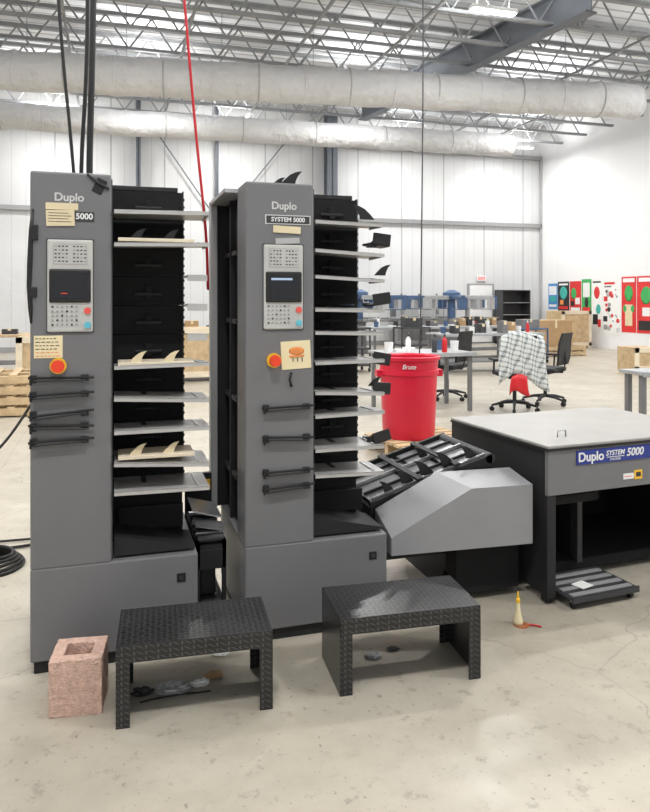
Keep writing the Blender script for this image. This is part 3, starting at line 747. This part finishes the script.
sheet([(.188,.70),(.200,.78),(.214,.88),(.240,.98),(.262,1.018),(.285,1.035),(.312,1.030),(.338,1.00),(.352,.93),(.358,.84),(.362,.75),(.366,.66),(.370,.58),(.374,.50),(.376,.44)],.50,.64,.018,27,CLOTH,'draped_cloth','black-and-white plaid cloth draped over the chair back','cloth',lambda u,o:(.09*o*math.sin(u*5+.6) if o>.4 else 0)-.05*o*abs(u))
sheet([(.400,.52),(.405,.46),(.408,.40),(.410,.34),(.408,.29)],.20,.26,.012,15,RED,'red_jacket','bright red jacket hanging low behind the office chair','jacket',lambda u,o:.03*o*math.sin(u*6),xoff=.06)

# ---------------------------------------------------------------- far machines
def press(x,y,w,lab,c1,c2,rotz=0):
    T=thing('textile_press',lab,'machine',(x,y,0),rotz=rotz,group='blue and white machines by the wall')
    b=MB(); b.box(0,w,0,.7,0,.18,GREY_L,.01)
    for xx in (.1,w-.25): b.box(xx,xx+.15,.1,.6,.15,.85,GREY,.01)
    b.obj('base',T)
    b=MB(); b.box(-.05,w+.05,-.05,.75,.85,.92,STRIP,.01); b.box(.0,w,.0,.7,.70,.86,BLUE2,.01); b.obj('bed',T)
    b=MB(); b.box(.05,.2,.5,.65,.9,1.5,c2,.01); b.box(w-.2,w-.05,.5,.65,.9,1.5,c2,.01); b.box(-.02,w+.02,.4,.7,1.38,1.55,c1,.015); b.obj('bridge_beam',T)
    n=max(2,int(w/.55))
    for k in range(n):
        xx=.25+k*(w-.5)/(n-1)
        b=MB(); b.box(xx-.07,xx+.07,.15,.42,1.2,1.55,WHITE if k%2 else GREY_L,.015); b.box(xx-.05,xx+.05,.12,.16,1.0,1.2,DARK,.005); b.cyl((xx,.2,1.55),(xx,.2,1.65),.03,c2,12); b.obj('machine_head',T)
    b=MB(); b.box(w+.08,w+.12,.0,.05,.0,1.25,GREY); b.box(w-.02,w+.28,-.06,-.01,1.25,1.5,DARK,.01); b.box(w+.0,w+.26,-.066,-.058,1.28,1.47,SCREEN); b.obj('monitor',T)
def rotary(x,y,lab,c1,rotz=0,n=8,R=1.35):
    T=thing('rotary_press',lab,'machine',(x,y,0),rotz=rotz,group='rotary printing presses')
    b=MB(); b.lathe([(.42,0),(.42,.08),(.22,.14),(.20,.82),(.28,.86),(.28,.92)],(0,0,0),GREY,24); b.lathe([(.12,.9),(.12,1.5),(.26,1.5),(.26,1.66),(.1,1.74)],(0,0,0),c1,20); b.obj('hub',T)
    for k in range(n):
        a=2*math.pi*k/n+.2
        b=MB(); b.tf=Matrix.Rotation(a,4,'Z'); b.box(.2,R*.75,-.03,.03,.86,.92,GREY_L,.005); b.box(R*.62,R,-.19,.19,.92,.95,DARK,.005); b.obj('lower_platen_arm',T)
        b=MB(); b.tf=Matrix.Rotation(a,4,'Z'); b.box(.15,R*.98,-.06,.06,1.46,1.58,c1 if k%2 else STRIP,.01); b.box(R*.62,R*.72,-.06,.06,1.22,1.5,GREY_L,.005); b.box(R*.90,R*.98,-.12,.12,1.2,1.52,DARK,.005); b.box(R*.58,R*.95,-.16,.16,1.18,1.205,GREY,.003); b.obj('upper_print_arm',T)
press(8.4,19.95,2.3,'long machine with white heads, blue bridge beam and a screen',BLUE2,GREY)
press(4.0,19.6,1.6,'pale machine with white bridge beam',WHITE,GREY_L)
rotary(6.5,18.1,'grey and blue rotary press with radial arms',BLUE2)
rotary(9.5,18.45,'blue-grey rotary press with long radial arms',BLUE2,20)
T=thing('storage_cabinet','dark grey open-front metal storage cabinet by the wall','cabinet',(12.25,20.2,0))
b=MB(); b.box(0,.03,0,.5,0,1.78,DARK); b.box(1.02,1.05,0,.5,0,1.78,DARK); b.box(0,1.05,.47,.5,0,1.78,DARK); b.box(0,1.05,0,.5,1.75,1.78,DARK); b.box(0,1.05,0,.5,0,.06,DARK); b.obj('cabinet_body',T)
for z in (.5,.95,1.35):
    b=MB(); b.box(.03,1.02,.01,.47,z,z+.02,GREY_L); b.obj('shelf',T)

def pallet(x,y,z,w,d,lab,rotz=0,g='stacked wooden pallets'):
    b=MB()
    for k in range(3): b.box(-w/2,w/2,-d/2+k*(d-.09)/2,-d/2+k*(d-.09)/2+.09,.02,.11,WOOD,.003)
    for k in range(7): b.box(-w/2+k*(w-.09)/6,-w/2+k*(w-.09)/6+.09,-d/2,d/2,.11,.13,WOOD,.002)
    for k in range(3): b.box(-w/2+k*(w-.09)/2,-w/2+k*(w-.09)/2+.09,-d/2,d/2,0,.02,WOOD,.002)
    return b.obj('wooden_pallet',label=lab,cat='pallet',loc=(x,y,z),rotz=rotz,group=g)
for k in range(4): pallet(-1.65,9.9,k*.131,1.5,1.0,'rough wooden pallet in a low stack',random.uniform(-2,2))
pallet(11.15,15.9,0,1.3,1.0,'wooden pallet under large cartons'); pallet(11.15,15.9,.131,1.3,1.0,'wooden pallet under large cartons')
carton(11.0,15.9,.265,.98,.7,.66,CARD,'large brown cardboard carton on a pallet')
def crate(x,y,w,d,h,lab,rotz=0):
    T=thing('wooden_crate',lab,'crate',(x,y,0),rotz=rotz)
    b=MB(); b.box(-w/2,w/2,-d/2,d/2,.08,h,WOOD,.005); b.obj('crate_body',T)
    b=MB()
    for sx in (-w/2-.02,w/2-.08): b.box(sx,sx+.10,-d/2-.02,-d/2,.08,h,WOOD2,.003)
    b.box(-w/2-.02,w/2+.02,-d/2-.02,-d/2,h-.1,h,WOOD2,.003); b.box(-w/2-.02,w/2+.02,-d/2-.02,-d/2,.08,.18,WOOD2,.003)
    for sx in (-w/2,w/2-.1): b.box(sx,sx+.1,-d/2,d/2,0,.08,WOOD,.003)
    b.obj('crate_batten',T)
crate(13.3,18.2,1.0,.8,1.12,'plywood crate standing by the white wall')
crate(9.85,11.3,.55,.5,.54,'small plywood crate on the floor')
crate(-1.0,12.6,.9,.7,.85,'plywood crate near the work bench')
crate(1.45,12.9,.8,.7,.95,'plywood crate near the work bench')

def poster(y1,y0,z0,z1,bg,shapes,lab):
    P=thing('poster',lab,'poster',(XR-.004,(y0+y1)/2,0),group='row of posters on the white wall')
    b=MB(); hw=(y1-y0)/2-.008
    b.box(-.008,0,-hw,hw,z0,z1,bg); b.obj('poster_sheet',P)
    b=MB(); H=z1-z0
    for (kind,u0,v0,u1,v1,m) in shapes:
        a0=-hw+(1-u1)*2*hw; a1=-hw+(1-u0)*2*hw
        if kind=='r': b.box(-.011,-.008,a0,a1,z0+v0*H,z0+v1*H,m)
        else: b.ball((-.009,(a0+a1)/2,z0+(v0+v1)/2*H),.5,m,(.006,(a1-a0),(v1-v0)*H))
    b.obj('poster_print',P)
poster(20.50,19.98,1.15,2.0,PBLUE,[('r',.1,.55,.9,.9,WHITE),('r',.1,.08,.9,.18,WHITE),('r',.2,.3,.8,.5,PTEAL)],'small blue and white poster')
poster(19.97,19.36,1.05,2.05,PBLK,[('e',.15,.4,.85,.85,PTEAL),('r',.1,.1,.9,.2,PRED),('r',.2,.25,.5,.4,ORANGE),('r',.1,.88,.9,.94,PAPER)],'small black poster with teal and orange print')
poster(19.34,18.76,1.0,2.05,PRED,[('e',.1,.45,.6,.8,GREEN),('r',.1,.05,.9,.2,WHITE),('r',.5,.3,.9,.5,WHITE),('r',.1,.25,.4,.4,PBLK)],'small red poster with green print')
poster(18.74,18.27,.98,2.1,GREEN,[('r',.15,.5,.85,.9,WHITE),('r',.1,.08,.9,.22,PRED),('e',.3,.2,.7,.5,PBLK)],'narrow green poster with white print')
poster(18.25,17.78,.55,2.1,PAPER,[('e',.2,.6,.8,.85,PRED),('r',.1,.1,.6,.3,PBLK),('e',.4,.3,.9,.5,PTEAL),('r',.1,.92,.9,.95,PBLK),('r',.6,.05,.9,.2,PRED)],'tall white poster with red and black print')
random.seed(15)
sh=[]
for k in range(30):
    u=random.uniform(.03,.8); v=random.uniform(.04,.78); s=random.uniform(.05,.2)
    sh.append(('e' if k%3 else 'r',u,v,min(.97,u+s*1.2),v+s*.5,random.choice((PBLK,GREYINK,STRIP,PRED,GREY_L))))
sh+=[('r',.1,.9,.7,.94,PRED),('r',.1,.85,.5,.87,PBLK)]
poster(17.76,16.98,.42,2.08,PAPER,sh,'tall white poster with ink-splash print and red accents')
poster(16.94,16.34,.52,2.12,PRED,[('e',.2,.55,.8,.85,GREEN),('r',.25,.12,.75,.5,TAPE),('r',.1,.9,.9,.97,WHITE),('r',.3,.62,.7,.70,PBLK),('e',.1,.35,.4,.5,GREEN),('e',.6,.35,.9,.5,GREEN)],'tall red poster with green and tan print')
poster(16.32,15.6,.52,2.12,PRED,[('e',.2,.5,.8,.82,GREEN),('r',.1,.05,.9,.22,PBLK),('r',.1,.9,.9,.97,WHITE),('r',.3,.3,.7,.45,WHITE)],'tall red poster with green and black print')

# ---------------------------------------------------------------- cables and hoses
def hose(pts,r,m,lab,name='hanging_cable',cat='cable'):
    P=[Vector(p) for p in pts]; out=[]
    for i in range(len(P)-1):
        p0=P[max(0,i-1)];p1=P[i];p2=P[i+1];p3=P[min(len(P)-1,i+2)]
        for k in range(8):
            t=k/8; out.append(.5*((2*p1)+(-p0+p2)*t+(2*p0-5*p1+4*p2-p3)*t*t+(-p0+3*p1-3*p2+p3)*t**3))
    out.append(P[-1])
    b=MB(); b.tube(out,r,m,8); return b.obj(name,label=lab,cat=cat)
hose([(-.45,3.2,7.35),(-.32,3.2,4.5),(-.22,3.2,2.8),(-.17,3.2,2.2),(-.15,3.22,1.948)],.007,BLACK,'thin black cable hanging from the roof to the tower')
hose([(-.14,3.3,7.35),(-.12,3.3,4.5),(-.10,3.3,2.8),(-.125,3.32,2.1),(-.13,3.34,1.948)],.009,BLACK,'black cable hanging from the roof to the tower')
hose([(-.04,3.25,7.35),(-.06,3.25,4.5),(-.075,3.25,2.8),(-.09,3.27,2.1),(-.09,3.27,1.948)],.014,BLACK,'thick black cable hanging from the roof to the tower')
hose([(.02,3.5,7.35),(.22,3.5,4.5),(.34,3.5,3.0),(.40,3.5,2.3),(.45,3.505,1.8),(.463,3.51,1.5)],.007,RED,'red air hose hanging from the roof behind the tower',name='air_hose',cat='hose')
hose([(3.38,7.3,7.35),(3.40,7.3,4.5),(3.38,7.3,2.0),(3.36,7.3,1.0),(3.34,7.32,0.01)],.008,DARK,'dark power cord hanging from the roof to the floor')
b=MB()
for k in range(5):
    r=.16-.012*k; pts=[(math.cos(a)*r*(1+.03*math.sin(3*a+k)),math.sin(a)*r,.012+.016*k+.004*math.sin(2*a+k)) for a in [2*math.pi*i/28 for i in range(28)]]
    b.tube(pts,.010,RUB,8,closed=True)
b.obj('cable_coil',label='coil of black rubber cable on the floor',cat='cable',loc=(-.62,4.15,0))
hose([(-1.6,4.6,.012),(-1.0,4.45,.012),(-.55,4.42,.012),(-.2,4.5,.012),(.1,4.35,.012)],.009,RUB,'black cable lying on the floor behind the tower',name='floor_cable')
hose([(-1.6,4.75,.012),(-1.1,4.60,.012),(-.45,4.55,.012),(.1,4.6,.012)],.007,RUB,'thin black cable lying on the floor',name='floor_cable')
hose([(-1.6,4.4,.02),(-.95,3.75,.35),(-.60,3.45,.68),(-.45,3.4,.82),(-.300,3.38,1.05)],.006,DARK,'dark cord running to the rear of the tower',name='slack_cord')

B=thing('glue_bottle','small cream cone-shaped glue bottle with yellow tip on the floor','bottle',(1.74,2.74,.002))
b=MB(); b.lathe([(.022,0),(.023,.015),(.012,.055),(.008,.09),(.007,.10)],(0,0,0),CREAM,18); b.obj('bottle_body',B)
b=MB(); b.lathe([(.010,.098),(.010,.112),(.005,.118),(.003,.145)],(0,0,0),YEL,14); b.obj('nozzle',B)
b=MB(); b.cyl((0,0,0),(0,0,.002),.035,M('dried_glue',(.35,.12,.05),.5),20); b.obj('glue_spill',label='brown dried glue patch under the bottle',cat='stain',loc=(1.75,2.73,.0002))
hose([(1.78,2.715,.006),(1.80,2.70,.006),(1.82,2.68,.006)],.004,RED,'short red tube on the floor',name='red_tube',cat='tube')
def scrap(x,y,s,m,lab):
    b=MB(); b.ball((0,0,s*.22),s,m,(1,.7,.22),3)
    for v in b.bm.verts:
        v.co*=1+random.uniform(-.35,.25); v.co.z=max(0.001,v.co.z)
    for f in b.bm.faces: f.smooth=False
    b.obj('crumpled_wrap',label=lab,cat='litter',loc=(x,y,.0))
scrap(.22,2.64,.060,STRIP,'crumpled grey plastic wrap under the stool'); scrap(.38,2.70,.035,CARD,'crumpled brown paper under the stool'); scrap(.11,2.66,.040,DARK,'dark scrap of wrap under the stool'); scrap(.32,2.66,.035,PAPER,'crumpled clear plastic under the stool')
random.seed(33)
pts=[(.10+.05*k,2.58+random.uniform(-.03,.03),.006+random.uniform(0,.01)) for k in range(6)]
hose(pts,.003,RUB,'black tangled cord lying under the stool',name='tangled_cord',cat='cord')
scrap(1.02,2.66,.035,STRIP,'crumpled grey paper under the stool'); scrap(1.12,2.69,.025,DARK,'dark scrap under the stool edge'); scrap(.43,2.86,.03,PAPER,'crumpled white paper between the towers')

# ---------------------------------------------------------------- world, camera
w=bpy.data.worlds.new('World'); sc.world=w; w.use_nodes=True
bg=w.node_tree.nodes['Background']; bg.inputs[0].default_value=(.94,.97,1,1); bg.inputs[1].default_value=.70
cd=bpy.data.cameras.new('Camera'); cam=bpy.data.objects.new('Camera',cd); COL.objects.link(cam)
cam.location=(0,0,1.45); cam.rotation_euler=(rad(90),0,rad(-17))
cd.lens=700/812*36; cd.sensor_width=36; cd.sensor_fit='AUTO'; cd.shift_y=-106/812; cd.clip_end=100
sc.camera=cam
